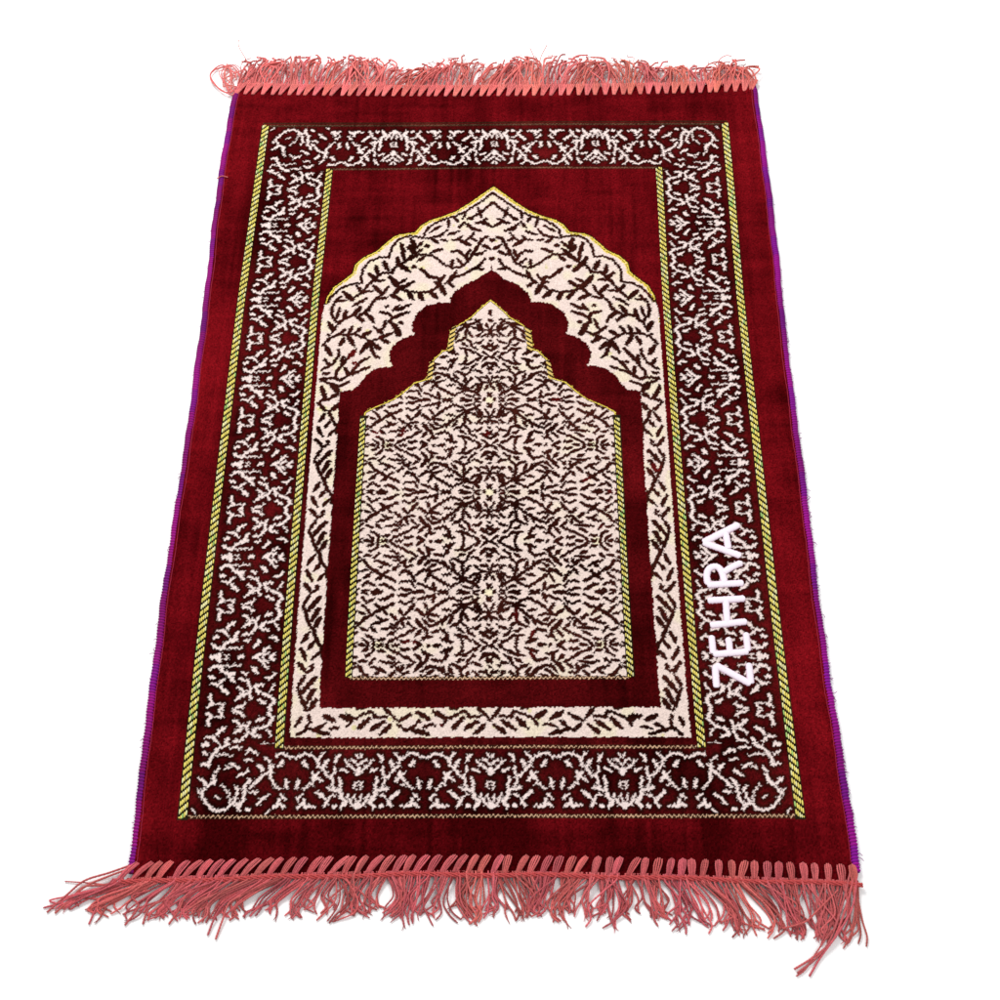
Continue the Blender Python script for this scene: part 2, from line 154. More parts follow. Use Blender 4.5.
# ------------------------------------------------------------------ rug coordinates
# u = millimetres right of the rug's centre line, v = millimetres down from the top line of the pattern
D = json.loads('''{"F":[[2.3,1.1,62.6,3.3,66.5],[2.3,0.3,54.5,7.5,61.5],[2.3,0.5,46.9,7.3,52.3,14.7,60.4],[5.7,0.1,50.1,0.0,45.3],[2.7,11.5,47.4,18.5,51.2],[2.9,19.0,66.4,23.2,62.0,23.8,57.7],[2.7,24.5,52.3,24.1,46.9,26.8,41.5,25.5,35.0,24.1,28.6],[2.7,26.8,41.5,31.8,43.6,35.6,50.1,40.6,54.4,41.4,60.9,45.4,63.1,51.4,66.9,56.5,67.4,60.6,64.2,65.1,63.1],[3.6,31.3,59.9,35.5,53.3],[2.3,35.2,68.0,41.4,62.0],[4.2,40.7,46.8,45.9,38.2],[2.9,46.8,46.8,41.8,41.4,36.4,37.2],[2.1,44.0,32.9,49.0,35.0,54.1,28.1],[3.6,51.7,53.3,56.6,58.7],[3.1,59.9,39.3,60.5,35.0,62.1,29.6],[3.1,18.8,41.5,17.5,32.9,17.7,27.6,24.2,27.6,30.1,30.2],[4.1,17.2,26.5,16.4,20.2,11.6,15.9],[4.1,11.1,15.4,16.7,10.1],[1.7,0.1,36.7,3.4,35.1,3.9,30.8,1.7,28.7],[1.9,3.3,23.4,2.6,16.0],[2.7,0.9,8.6,5.7,12.8,8.5,18.1,10.3,23.3],[6.5,0.8,12.3,0.2,10.7],[2.1,22.3,22.3,27.3,21.2,28.9,18.6],[5.1,22.7,10.7,23.7,10.4],[3.1,29.4,18.0,33.6,9.6],[3.9,32.4,18.0,36.3,22.2,41.2,25.9],[3.7,46.5,10.1,52.5,10.6,54.3,18.0],[3.1,53.4,13.8,60.4,10.1],[2.5,55.2,23.3,61.3,18.5],[2.2,42.5,10.4,44.5,11.7]],"V":[[3.4,18.0,3.4,22.8,6.7,19.4,12.0,20.4,17.3],[1.5,24.5,7.4,34.5,6.8],[2.7,29.5,0.8,33.0,2.8,34.6,7.4],[2.9,44.1,1.5,50.9,2.8,56.8,6.8],[3.2,46.1,11.4,53.3,17.4,60.0,18.7,62.4,13.5],[3.1,53.8,17.4,53.6,22.0,47.3,25.9],[3.1,60.0,18.7,61.2,26.0,55.7,33.8,48.2,35.7],[3.9,37.9,19.3,32.7,23.2,29.7,27.1],[2.9,18.9,30.4,26.6,29.7,32.2,36.3],[4.8,17.4,38.2,20.7,37.3],[3.8,16.6,46.6,20.8,50.5,26.4,51.8,30.2,45.3,37.5,40.2,42.3,32.4],[4.8,34.4,42.8,42.0,40.9],[3.1,49.9,42.8,55.8,41.6],[1.7,29.7,51.8,38.4,50.5,48.4,51.9],[4.3,61.4,49.3,66.4,42.9],[3.9,65.2,27.3,70.1,19.4],[3.1,65.2,27.3,74.2,29.9],[3.6,69.5,12.2,76.5,8.2],[3.6,74.5,19.4,79.9,17.5,86.1,10.9,81.6,2.3,83.1,-0.3],[1.9,80.2,20.8,85.8,28.7],[2.9,75.4,37.7,81.5,37.8,85.6,41.7],[2.8,61.4,62.2,67.7,59.0,76.7,48.1],[5.3,64.7,62.2,65.2,62.4],[2.4,71.1,60.9,76.2,55.2],[3.1,78.9,62.2,83.5,57.1],[5.3,17.5,62.0,22.9,60.8],[3.3,24.7,56.9,26.6,65.9],[4.1,46.6,62.1,50.4,61.5],[1.4,30.4,58.9,35.9,59.5]],"C":[[3.1,23.4,30.0,20.0,23.6,23.5,17.3,30.3,8.8,37.5,6.2,44.4,6.7,49.9,12.0],[1.6,48.8,13.0,48.0,23.6,43.4,30.0,39.2,32.7],[3.5,16.4,40.8,25.1,33.2],[4.1,25.2,32.2,31.7,37.5,31.2,44.0],[2.1,15.5,29.0,20.0,23.6],[2.5,30.9,47.2,35.6,51.5],[3.8,18.0,55.9,25.2,54.8,25.5,62.4,31.8,72.2,42.5,77.7],[1.7,30.3,65.7,39.3,66.7,47.7,64.0],[4.8,16.1,76.7,21.2,76.7],[2.7,16.7,70.1,22.2,65.7],[2.7,44.9,73.3,57.0,73.8],[3.1,46.2,56.9,55.8,50.9],[1.9,40.8,49.3,45.5,53.7],[3.5,55.4,42.8,65.1,48.2],[3.2,61.6,67.8,65.3,72.2,72.8,66.7],[2.5,60.0,61.2,68.2,60.1],[3.1,53.3,32.1,56.6,27.8,53.5,17.2,51.8,13.0],[3.7,51.8,13.0,58.9,11.9,62.4,18.3,63.2,33.2,67.7,39.6],[3.1,56.0,9.8,60.3,6.7],[4.6,66.7,7.7,69.1,7.7],[2.9,68.8,25.7,76.7,26.7],[3.5,68.4,31.0,77.6,41.7,83.4,46.0,88.2,49.2],[4.2,74.6,55.8,80.0,50.3],[3.1,75.7,13.0,81.2,19.3,87.0,22.5],[2.3,80.1,64.5,86.6,57.9],[3.6,86.8,54.7,88.8,39.5,93.4,32.0,99.0,21.4],[2.9,89.0,52.5,91.9,54.6,94.7,57.9]],"Q":[[2.6,0.2,-0.6,5.0,3.1,9.4,7.2],[3.0,9.9,-0.5,14.9,4.4,18.7,6.4],[3.3,19.3,5.7,25.3,10.9,36.2,12.2],[2.6,28.1,-0.5,28.6,5.7,31.9,10.6],[4.5,0.3,9.5,4.4,11.4,9.4,16.0],[2.9,0.5,24.6,0.6,24.9],[3.1,16.0,11.5,22.0,16.0,24.1,23.7,29.5,27.5],[3.3,29.5,30.0,33.9,25.0,41.0,22.5],[3.3,29.5,27.5,29.5,37.6,27.3,45.2],[3.1,8.8,24.9,13.2,21.1,19.2,20.5],[4.0,0.1,39.1,0.1,40.3],[2.8,1.4,42.6,5.6,50.4],[2.8,1.2,36.3,3.2,30.0],[2.6,2.3,39.6,7.5,39.6],[2.9,5.0,33.1,9.9,30.6],[3.0,11.0,36.3,14.8,31.3,17.0,31.3],[3.0,8.8,37.6,12.1,42.6,16.4,50.2],[3.0,13.7,40.1,21.8,46.4],[3.5,21.9,31.3,25.7,37.6],[7.0,26.7,47.7,27.8,48.3],[3.8,12.1,57.7,17.5,52.7,27.2,49.0,33.8,42.7,39.3,37.7,48.0,31.4,56.8,25.1],[3.1,56.8,25.1,63.4,23.8,70.9,31.5],[3.5,38.2,33.9,42.6,26.3],[3.5,45.8,35.2,49.7,25.7],[3.3,41.4,42.1,50.0,43.4],[3.3,31.6,49.0,38.1,47.7],[2.6,27.2,50.2,33.7,54.0,39.1,55.9],[3.7,39.1,56.5,42.3,57.8,49.9,52.8,58.7,46.6,65.3,40.3],[3.0,53.4,35.2,61.0,37.7,67.5,39.0],[1.6,17.8,56.4,18.7,60.8],[3.2,5.8,65.7,6.4,65.7],[3.0,8.8,42.6,12.1,50.2,14.8,53.9],[2.8,11.5,62.0,16.4,63.3],[3.0,20.7,58.9,29.4,56.5],[3.5,21.7,65.1,33.6,62.7],[3.6,42.9,5.8,46.1,14.8,51.5,19.9],[3.3,51.5,18.7,60.8,16.1],[4.0,39.1,3.2,50.5,7.8],[2.6,63.8,0.7,64.9,0.7],[3.1,60.3,11.0,68.0,9.7,71.4,5.9],[4.1,65.8,12.3,66.8,18.7],[4.7,66.8,18.7,72.2,22.6,77.5,30.2],[3.8,72.3,17.5,77.9,11.1],[4.1,72.6,-0.2,79.1,4.6],[4.0,71.9,37.8,78.3,42.8],[3.3,65.4,36.5,71.9,36.5],[3.3,66.3,44.1,69.4,50.3],[3.3,78.8,20.0,86.5,14.9,97.7,8.6,105.5,4.7,108.9,0.2],[4.0,85.7,4.7,92.8,4.7],[3.3,90.7,22.6,92.7,30.3],[3.1,91.5,32.8,99.4,23.9,103.7,25.2],[3.3,84.5,32.1,90.5,32.8],[3.3,92.5,36.6,96.7,42.9],[4.0,99.2,31.6,104.5,36.6],[3.7,91.4,36.6,84.8,42.9,80.2,50.4],[2.8,81.2,57.9,84.5,51.7,91.1,50.4,96.4,52.9],[3.7,60.7,52.8,58.4,62.8],[3.2,60.6,61.5,68.2,57.8,76.9,54.8],[3.9,44.4,62.7,54.0,66.5],[4.2,70.2,64.1,75.6,64.7,82.0,65.3],[3.5,84.3,62.9,90.8,61.0,97.3,60.4],[3.5,99.6,16.3,107.4,12.5],[3.1,94.1,20.1,106.1,20.8,114.9,18.9],[3.1,122.1,-0.1,122.9,7.4,127.2,11.2,130.4,12.5],[2.9,127.6,-0.1,128.6,3.5,133.9,7.4],[3.3,121.0,16.3,125.7,21.5],[3.3,107.9,31.6,115.6,27.8,124.4,25.3],[2.8,113.4,30.3,119.8,34.2],[3.3,109.9,37.9,115.1,43.0],[4.7,116.2,44.2,117.8,44.9],[4.0,103.0,50.5,109.6,46.7,116.2,43.6,124.0,38.0,131.8,32.9,137.0,25.3],[3.3,116.1,45.5,122.5,49.3],[3.0,127.2,38.0,131.3,44.3,136.6,48.1],[3.0,131.1,50.6,137.2,58.1],[3.0,123.3,56.8,129.9,53.1],[3.7,102.6,61.7,112.5,55.5,117.9,55.5],[3.9,115.5,64.2,121.8,66.7,126.2,65.5]],"S":[[3.9,-0.8,143.0,-5.1,149.1,-16.3,161.2,-26.2,169.7],[3.6,-19.1,152.5,-14.2,169.8],[5.9,-30.0,171.4,-26.8,171.5],[3.0,-34.8,159.3,-37.6,171.4],[3.6,-49.2,167.9,-43.8,176.5],[3.8,-35.6,176.6,-42.2,186.8],[3.8,-56.6,173.0,-54.9,185.0],[3.5,-57.3,190.1,-65.7,200.2,-83.2,204.3],[3.5,-65.1,183.2,-78.6,193.4],[3.8,-55.7,198.6,-42.0,192.7],[4.4,-75.6,205.2,-67.8,212.0],[3.5,-64.2,206.2,-56.6,208.7],[3.5,-50.4,207.1,-42.8,207.1,-38.0,200.4],[5.5,-40.3,207.2,-27.5,216.5],[3.5,-34.0,208.9,-27.8,203.9,-22.4,195.4],[3.8,-25.3,205.6,-20.1,209.0],[5.0,-32.3,180.0,-25.7,188.6,-15.5,192.1],[5.0,-20.9,179.2,-12.1,176.7,-1.8,184.5],[3.8,-10.9,173.3,-7.2,171.6],[6.4,-1.1,207.4,0.5,207.4],[4.7,-6.5,202.3,-12.7,205.6,-17.4,217.4,-24.5,232.4],[4.3,-24.5,232.4,-14.6,230.8,-8.4,225.8],[4.9,-11.2,215.8,-2.3,222.5],[6.3,-0.4,238.3,0.8,238.3],[4.3,-27.3,224.0,-31.9,235.7],[4.3,-49.7,226.4,-41.0,225.6,-33.2,234.0,-29.2,242.3],[3.5,-24.5,232.4,-29.2,243.9,-38.9,252.1,-47.5,253.7,-57.6,248.7,-65.4,240.4,-75.7,232.1,-94.5,231.1],[4.3,-48.6,240.5,-48.9,250.4],[3.7,-43.0,238.9,-35.3,247.2],[3.7,-8.8,239.1,-14.1,249.0,-26.3,258.8,-33.6,263.6,-50.6,271.7],[3.7,-17.7,255.5,-9.0,255.6],[3.7,-43.6,258.7,-50.6,271.7],[4.6,-62.4,222.1,-75.9,227.9],[6.4,-82.0,217.0,-80.7,217.0],[3.8,-87.3,210.2,-96.2,221.9],[5.2,-102.0,205.1,-96.4,216.9],[5.8,-103.9,216.8,-97.2,226.9],[3.8,-95.8,230.3,-87.4,222.0],[4.0,-97.0,230.3,-106.4,241.8,-113.6,248.4],[4.4,-112.9,213.4,-110.7,231.8],[4.3,-83.7,234.5,-91.5,241.9],[6.3,-96.6,251.8,-95.4,251.8],[5.4,-112.4,246.7,-101.8,259.1],[5.1,-87.1,255.1,-75.4,268.3,-65.5,270.0,-62.6,279.7],[3.7,-57.0,265.1,-62.8,274.9],[6.2,-62.6,279.7,-55.9,295.9],[3.7,-70.1,276.4,-61.3,281.4],[3.7,-62.6,281.4,-70.8,289.4,-82.9,293.3,-95.3,292.4],[6.2,-74.4,292.6,-65.5,301.4],[5.6,-87.8,294.1,-82.5,305.3],[3.7,-96.5,292.4,-103.9,290.8,-111.6,285.9],[5.6,-101.3,294.0,-94.8,303.7],[3.7,-56.5,279.0,-50.5,273.3,-43.5,261.9],[3.1,-48.2,270.1,-34.8,263.6,-15.3,252.3],[4.8,-52.9,276.5,-46.5,283.1],[5.4,-96.0,276.3,-105.5,283.5,-114.2,283.5],[7.1,-124.9,268.0,-118.2,277.8,-111.5,287.5],[3.7,-115.6,279.4,-104.9,271.4],[5.1,-111.6,285.9,-118.4,295.5],[5.3,-122.0,297.1,-108.2,305.2],[4.5,-98.2,312.4,-110.1,319.5,-118.6,321.0],[3.6,-118.5,322.6,-111.6,313.1],[4.4,-99.0,324.3,-111.0,328.9,-119.2,335.2],[4.2,-134.3,324.1,-123.2,327.3,-119.4,332.0],[4.1,-119.4,332.0,-121.5,339.9,-115.2,346.2],[4.1,-126.4,337.5,-129.5,350.7],[8.2,-115.2,346.2,-109.9,358.6],[3.5,-132.6,363.1,-120.7,358.6,-114.8,355.5],[5.5,-108.7,340.7,-107.5,340.7],[4.7,-126.7,315.4,-125.5,315.4],[4.9,-130.0,366.2,-122.6,371.6],[4.9,-114.2,212.6,-111.1,223.5,-109.0,240.1],[6.3,-117.9,236.8,-114.9,246.7,-101.8,259.1],[4.0,-107.6,243.5,-89.5,230.3],[3.7,-116.0,248.4,-121.8,256.6,-124.0,261.5],[5.0,-101.9,206.8,-96.2,220.2],[5.2,-105.1,218.5,-97.1,228.6],[6.3,-133.7,243.3,-128.0,256.5],[5.2,-143.3,249.8,-140.6,263.0],[5.7,-151.2,262.9,-142.0,271.1],[4.0,-122.8,261.5,-135.2,261.4,-146.7,274.4,-155.7,288.9],[4.0,-145.5,274.4,-132.0,273.6],[4.2,-164.7,282.4,-157.9,292.1],[3.7,-144.5,290.5,-157.9,292.9,-168.2,303.2],[6.2,-180.0,291.9,-168.2,304.8],[3.4,-183.1,300.0,-190.1,306.3,-194.1,320.6,-190.9,333.2],[3.4,-188.8,307.9,-176.7,304.8],[3.9,-167.6,314.4,-159.4,308.1,-151.1,302.5],[5.6,-143.8,282.5,-133.1,295.4],[3.9,-126.4,284.2,-130.8,293.8,-141.2,305.0,-145.8,311.3,-147.8,320.8,-158.4,328.7],[3.9,-135.2,303.4,-125.5,301.1],[4.7,-157.8,316.0,-164.5,328.6],[3.1,-183.3,317.5,-186.3,330.1],[3.6,-175.8,320.7,-178.8,333.3],[3.9,-153.7,325.6,-142.2,336.6],[3.1,-192.1,314.3,-193.0,328.5,-187.0,337.9,-184.3,342.7],[3.6,-183.2,319.1,-187.2,334.8],[4.7,-175.8,322.3,-176.4,331.7],[3.9,-184.3,342.7,-176.4,333.3,-166.9,328.6,-160.6,333.4,-154.3,338.1],[4.7,-159.0,316.8,-165.8,327.1],[5.3,-160.7,331.8,-154.3,338.1],[6.1,-195.3,341.0,-189.8,352.0],[3.0,-184.3,342.7,-190.7,356.6],[3.9,-157.2,328.7,-147.9,319.3,-144.6,311.3],[3.9,-151.2,325.6,-144.9,331.9,-140.8,341.3],[3.5,-200.4,375.1,-192.7,364.3,-180.9,359.0,-172.5,359.0,-162.9,359.1,-154.2,363.0,-141.8,370.8],[3.8,-175.4,350.5,-181.0,358.2],[4.7,-167.1,347.4,-170.2,356.7],[3.8,-156.2,348.3,-162.9,358.3],[5.5,-145.0,355.3,-153.1,361.5],[5.2,-171.9,359.8,-163.1,376.8],[5.2,-175.8,364.4,-180.0,375.2],[3.6,-194.8,359.7,-193.6,359.7],[6.0,-196.7,377.4,-189.9,390.4],[4.6,-196.6,397.9,-191.3,405.5],[3.5,-180.8,382.8,-180.3,390.4,-186.7,404.0,-199.2,413.0],[5.4,-160.4,382.9,-170.4,396.6],[5.4,-175.4,393.5,-176.0,404.1],[3.5,-169.3,395.0,-182.4,416.1,-183.1,423.5,-177.0,428.0],[5.4,-144.3,369.2,-154.2,387.5],[6.0,-141.8,372.3,-131.8,381.6],[4.1,-144.0,375.4,-137.3,392.2,-132.4,395.2],[3.3,-139.6,367.7,-127.8,363.2,-117.2,357.0],[4.4,-132.5,365.4,-122.6,372.4],[3.8,-140.5,347.6,-132.9,355.4,-126.7,360.1],[3.6,-127.3,346.1,-131.8,352.3],[4.6,-162.4,402.6,-161.2,402.6],[3.8,-144.4,393.7,-155.8,402.7,-165.6,419.1],[3.7,-143.6,408.8,-155.2,414.7,-171.3,423.6,-177.0,428.0,-189.0,425.0,-199.5,426.4],[4.8,-171.5,410.1,-169.2,419.1],[4.0,-197.6,419.0,-191.8,417.5],[3.7,-199.4,427.9,-187.2,433.9,-178.8,436.9,-166.2,431.0],[5.8,-187.2,435.4,-179.5,445.7],[5.3,-198.7,438.3,-193.0,454.5],[4.2,-179.3,448.7,-186.0,454.5],[5.3,-198.6,441.2,-191.8,454.5],[3.7,-200.7,461.7,-195.2,457.4,-187.1,456.0,-179.2,450.1],[3.9,-199.5,463.2,-189.4,474.8],[5.2,-183.7,473.4,-177.3,463.3],[5.8,-183.6,435.4,-178.3,445.7]],"W":[[4.2,13.0,5.5,7.0,17.6],[4.5,17.3,2.8,21.5,15.0,27.6,23.1,28.1,32.5],[4.4,19.4,17.7,14.2,25.1],[3.2,25.7,28.5,18.4,38.5],[4.4,5.2,25.0,11.7,37.8],[4.6,4.1,41.8,12.6,52.4],[2.9,12.7,53.7,19.1,49.8,19.3,44.5],[3.6,17.2,46.1,18.3,45.8],[3.4,11.7,56.3,5.8,68.1,5.1,73.4],[5.3,9.7,76.0,15.8,68.2,23.0,59.0],[3.8,6.2,73.4,11.5,87.7,15.3,95.4],[5.2,15.9,87.7,20.6,74.7,22.8,73.4],[4.8,18.7,96.7,25.0,83.8],[4.0,14.8,96.0,15.9,96.9]],"WC":[[3.9,-198.5,873.8,-193.9,863.8],[3.7,-186.8,862.6,-184.4,869.4,-188.0,877.2,-195.9,883.3],[3.8,-187.0,877.2,-178.8,878.3,-163.2,883.4],[3.8,-178.8,877.2,-168.9,871.1],[5.4,-170.4,862.1,-159.8,868.3],[3.0,-164.5,877.3,-154.4,875.1],[5.4,-153.9,862.7,-142.4,867.2]],"H":[[3.9,3.0,868.5,16.2,860.6],[3.9,4.1,873.0,11.4,878.6,16.5,877.4,24.6,868.5],[4.9,18.6,878.6,35.0,883.1],[5.0,22.3,858.4,34.8,866.3],[2.8,28.8,876.4,35.9,871.9,42.0,873.6],[5.6,39.8,858.4,51.2,865.2],[3.2,48.2,873.1,53.2,866.3,63.5,860.7,71.7,857.4,76.8,864.2,87.1,863.1],[3.9,57.3,853.4,63.5,854.0],[5.1,59.4,876.4,69.6,865.3],[4.7,71.7,878.1,85.0,868.7],[4.7,81.9,882.6,92.1,873.2],[3.9,85.1,852.9,93.2,863.1],[2.8,94.3,863.1,96.3,867.6],[3.9,74.8,864.1,76.3,864.4]],"OUT":[[0.2,126.0],[-16.7,143.4],[-35.5,159.3],[-46.7,166.2],[-64.2,172.9],[-76.6,181.4],[-83.8,189.9],[-85.9,200.1],[-87.0,203.1],[-103.5,200.0],[-108.5,200.8],[-118.3,206.7],[-125.2,218.4],[-127.9,235.9],[-139.2,235.0],[-151.3,241.5],[-159.1,254.7],[-160.9,266.1],[-159.5,277.5],[-173.6,279.1],[-185.3,287.1],[-194.3,298.3],[-199.1,309.4]],"HULL":[[-0.1,114.3],[-10.8,124.5],[-29.5,142.8],[-47.0,157.5],[-64.5,166.9],[-79.5,172.8],[-90.5,181.3],[-97.5,193.2],[-116.3,196.5],[-123.7,199.9],[-135.5,213.3],[-144.8,225.0],[-160.5,234.9],[-169.6,246.4],[-172.3,261.2],[-182.7,272.5],[-194.2,283.8],[-201.4,301.4],[-201.9,312.6]],"RED":[[1.5,254.8],[-7.6,262.2],[-16.0,271.1],[-31.8,279.9],[-44.9,292.7],[-49.5,302.3],[-49.4,309.5],[-61.6,308.6],[-77.4,313.3],[-89.2,325.9],[-94.8,341.6],[-93.8,354.1],[-90.6,358.7],[-104.8,364.8],[-116.5,375.5],[-120.8,387.7],[-119.1,399.8],[-115.2,407.4],[-128.2,408.8],[-137.6,411.8],[-146.6,420.7],[-155.3,435.5],[-162.0,442.9],[-172.5,444.3]],"FLD":[[-0.6,304.2],[-15.1,320.0],[-24.7,332.3],[-37.9,342.7],[-48.8,352.4],[-50.7,368.2],[-51.6,382.0],[-57.6,383.5],[-71.4,401.6],[-73.4,416.6],[-74.4,425.6],[-89.5,431.4],[-103.1,446.1],[-114.5,456.3],[-128.2,463.5],[-136.2,467.9],[-146.3,475.0],[-147.1,482.2]],"LT":{"A":[[7.9,272.8,631.5,231.5,654.8],[7.8,231.5,654.8,271.8,672.2],[7.2,257.2,641.9,258.8,663.2]],"R":[[7.6,232.1,708.6,271.7,706.0],[7.2,233.2,708.6,232.7,696.1,235.7,688.6,241.3,685.5,246.6,687.4,249.8,694.9,251.2,706.2],[7.2,250.5,693.1,260.8,686.2,272.1,680.5]],"H":[[7.6,231.3,727.8,271.7,725.2],[7.5,231.8,757.7,271.4,753.2],[6.9,250.9,727.3,250.3,754.7]],"E":[[7.3,232.5,792.3,269.9,789.1],[6.7,232.5,770.3,232.8,791.7],[6.7,250.2,772.7,250.6,790.0],[6.8,269.2,766.8,269.4,788.8]],"Z":[[6.8,233.8,805.2,233.3,831.2],[7.3,234.2,804.6,269.3,827.1],[6.9,269.1,802.9,269.5,826.7]]}}''')
SHV = [0, 116, 300, 460, 590, 715, 780, 855, 975]; SHU = [.7, -.8, -3.7, -3.6, -3.4, -3, -2.5, -1.5, .3]
LV = [-72, -50, 46, 174, 255, 351, 420, 486, 580, 675, 731, 804, 889, 954, 1030]
LU = [-353, -354.6, -357.6, -357.4, -355.5, -354.5, -354.5, -353.5, -354.5, -356, -356.5, -355.5, -354.8, -353, -351.5]
RV = [-72, -62, 79, 158, 260, 355, 460, 586, 721, 823, 885, 966, 1030]
RU = [353, 354, 355.3, 355.4, 354.3, 351.8, 351.6, 352.4, 351.4, 352.6, 354.6, 357, 358]
def shift(v): return np.interp(v, SHV, SHU)
def vbot(u): return 1024 + 8*(np.abs(u + 40)/330)**1.6
def vtop(u): return -70 - 7*(np.abs(u)/350)**2.2
def relief(U, V):
    """soft undulation of the cloth lying on the floor, mm"""
    z = 0.5*np.sin(U/95+1.0)*np.sin(V/140+0.6) + 0.35*np.sin(U/52+V/67)
    z += 2.6*np.exp(-(((U-300)*0.45+(V+40)*0.9)/13)**2)*np.exp(-((U-290)/70)**2)*np.exp(-((V+30)/40)**2)
    z += 1.5*np.exp(-((np.abs(U)-350)/16)**2)*(0.5+0.5*np.sin(V/63+U/200))
    return z
TOP = 4.6
def place(u, v):
    """ideal pattern coordinates -> actual mm on the floor"""
    u = np.asarray(u, float); v = np.asarray(v, float)
    sh = shift(v); ua = np.abs(u)
    inner = u + sh
    t = (ua - 309)/46
    edge = np.where(u < 0, np.interp(v, LV, LU) + 5.8, np.interp(v, RV, RU) - 5.8)
    base = np.sign(u)*309 + sh
    U = np.where(ua <= 309, inner, base + (edge - base)*t)
    V = np.where(v > 971.4, 971.4 + (v-971.4)/(1024-971.4)*(vbot(u)+8-971.4), v)
    V = np.where(v < 2.3, 2.3 + (v-2.3)/(-70-2.3)*(vtop(u)-2.3), V)
    return U, V
def world_xyz(u, v, h=0.0):
    U, V = place(u, v)
    z = TOP + relief(U, V) + h
    return np.stack([U*MM, -V*MM, z*MM], -1)
def actual_xyz(U, V, h):
    return np.stack([np.asarray(U, float)*MM, -np.asarray(V, float)*MM, (np.asarray(h, float))*MM], -1)

# ------------------------------------------------------------------ woven pattern, rasterised knot by knot
STEP = 0.72
us = np.arange(-355, 355.01, STEP); vs = np.arange(-70, 1024.01, STEP)
NU, NV = len(us), len(vs)
BIG = 99.0
def blank(): return np.full((NV, NU), BIG, np.float32)
def stamp(A, x, y, w, reach=5.5, taper=True):
    """lower A to the distance from the polyline (x, y) of width w"""
    n = len(x)
    tot = sum(math.hypot(x[i+1]-x[i], y[i+1]-y[i]) for i in range(n-1)) + 1e-6
    leaf = taper and n <= 3 and tot > 1.6*w
    acc = 0.0
    for i in range(n-1):
        x0, y0, x1, y1 = x[i], y[i], x[i+1], y[i+1]
        L = math.hypot(x1-x0, y1-y0)
        pad = w/2 + reach
        a = max(0, int((min(x0, x1)-pad-us[0])/STEP)); b = min(NU, int((max(x0, x1)+pad-us[0])/STEP)+2)
        c = max(0, int((min(y0, y1)-pad-vs[0])/STEP)); d = min(NV, int((max(y0, y1)+pad-vs[0])/STEP)+2)
        if a >= b or c >= d: continue
        X = us[a:b][None, :]; Y = vs[c:d][:, None]
        if L < 1e-6: t = np.zeros((d-c, b-a))
        else: t = np.clip(((X-x0)*(x1-x0)+(Y-y0)*(y1-y0))/L**2, 0, 1)
        dist = np.hypot(X-(x0+t*(x1-x0)), Y-(y0+t*(y1-y0)))
        s = (acc + t*L)/tot
        hw = w/2*(0.72+0.34*np.sin(np.pi*np.clip(s, 0.02, 0.98))) if leaf else w/2*0.92
        A[c:d, a:b] = np.minimum(A[c:d, a:b], dist - hw)
        acc += L
def unpack(r): return r[0], np.array(r[1::2]), np.array(r[2::2])

def poly_mask(px, py):
    X = us[None, :]; Y = vs[:, None]
    M = np.zeros((NV, NU), bool)
    n = len(px)
    for i in range(n):
        x0, y0, x1, y1 = px[i], py[i], px[(i+1) % n], py[(i+1) % n]
        if y0 == y1: continue
        rows = (Y > min(y0, y1)) & (Y <= max(y0, y1))
        xi = x0 + (Y-y0)*(x1-x0)/(y1-y0)
        M ^= rows & (X < xi)
    return M
def mir(pts): return pts + [[-x, y] for x, y in reversed(pts)]

U2, V2 = np.meshgrid(us, vs)
def fill_gaps(strokes, x0, x1, y0, y1, gap, length, width, nmax, seed, mx=(), my=()):
    """little leaves where a motif would otherwise be bare"""
    g = np.random.default_rng(seed)
    X, Y = np.meshgrid(np.arange(x0, x1+.1, 0.8), np.arange(y0, y1+.1, 0.8))
    Dm = np.full(X.shape, 99.0)
    def paint(w, x, y):
        nonlocal Dm
        vars_ = [(x, y)] + [(2*m-x, y) for m in mx] + [(x, 2*m-y) for m in my]
        for xx, yy in vars_:
            for i in range(len(xx)-1):
                dx, dy = xx[i+1]-xx[i], yy[i+1]-yy[i]
                t = np.clip(((X-xx[i])*dx+(Y-yy[i])*dy)/(dx*dx+dy*dy+1e-9), 0, 1)
                Dm = np.minimum(Dm, np.hypot(X-xx[i]-t*dx, Y-yy[i]-t*dy)-w/2)
    for r in strokes: paint(*unpack(r))
    out = []
    for _ in range(nmax):
        k = np.unravel_index(np.argmax(Dm), Dm.shape)
        if Dm[k] < gap: break
        cx, cy = X[k], Y[k]; a = g.choice([0.35, 0.6, 0.8, 2.3, 2.6, 0.1]) + g.normal(0, 0.15)
        L = min(length*g.uniform(0.7, 1.2), Dm[k]*1.9)
        x = np.array([cx-L/2*math.cos(a), cx+L*0.1*math.sin(a), cx+L/2*math.cos(a)]); y = np.array([cy-L/2*math.sin(a), cy-L*0.1*math.cos(a), cy+L/2*math.sin(a)])
        w = width*g.uniform(0.8, 1.15)
        out.append([w] + [float(c) for p in zip(x, y) for c in p]); paint(w, x, y)
    return out
D['Q'] += fill_gaps(D['Q'], 0, 144, 0, 64.6, 4.6, 8.0, 3.0, 60, 4, mx=(0,), my=(0, 64.65))
D['V'] += fill_gaps(D['V'], 14, 88, 0, 61.4, 9.0, 6.0, 2.3, 0, 5, my=(0, 61.5))
D['F'] += fill_gaps(D['F'], 0, 66.4, 5, 68, 9, 6.0, 2.4, 0, 6, mx=(0, 66.4))
D['C'] += fill_gaps(D['C'], 14, 88, 5, 80, 7.5, 6.0, 2.4, 4, 7)
D['S'] += fill_gaps([r for r in D['S']], -196, -2, 250, 470, 99, 5, 2, 0, 8)
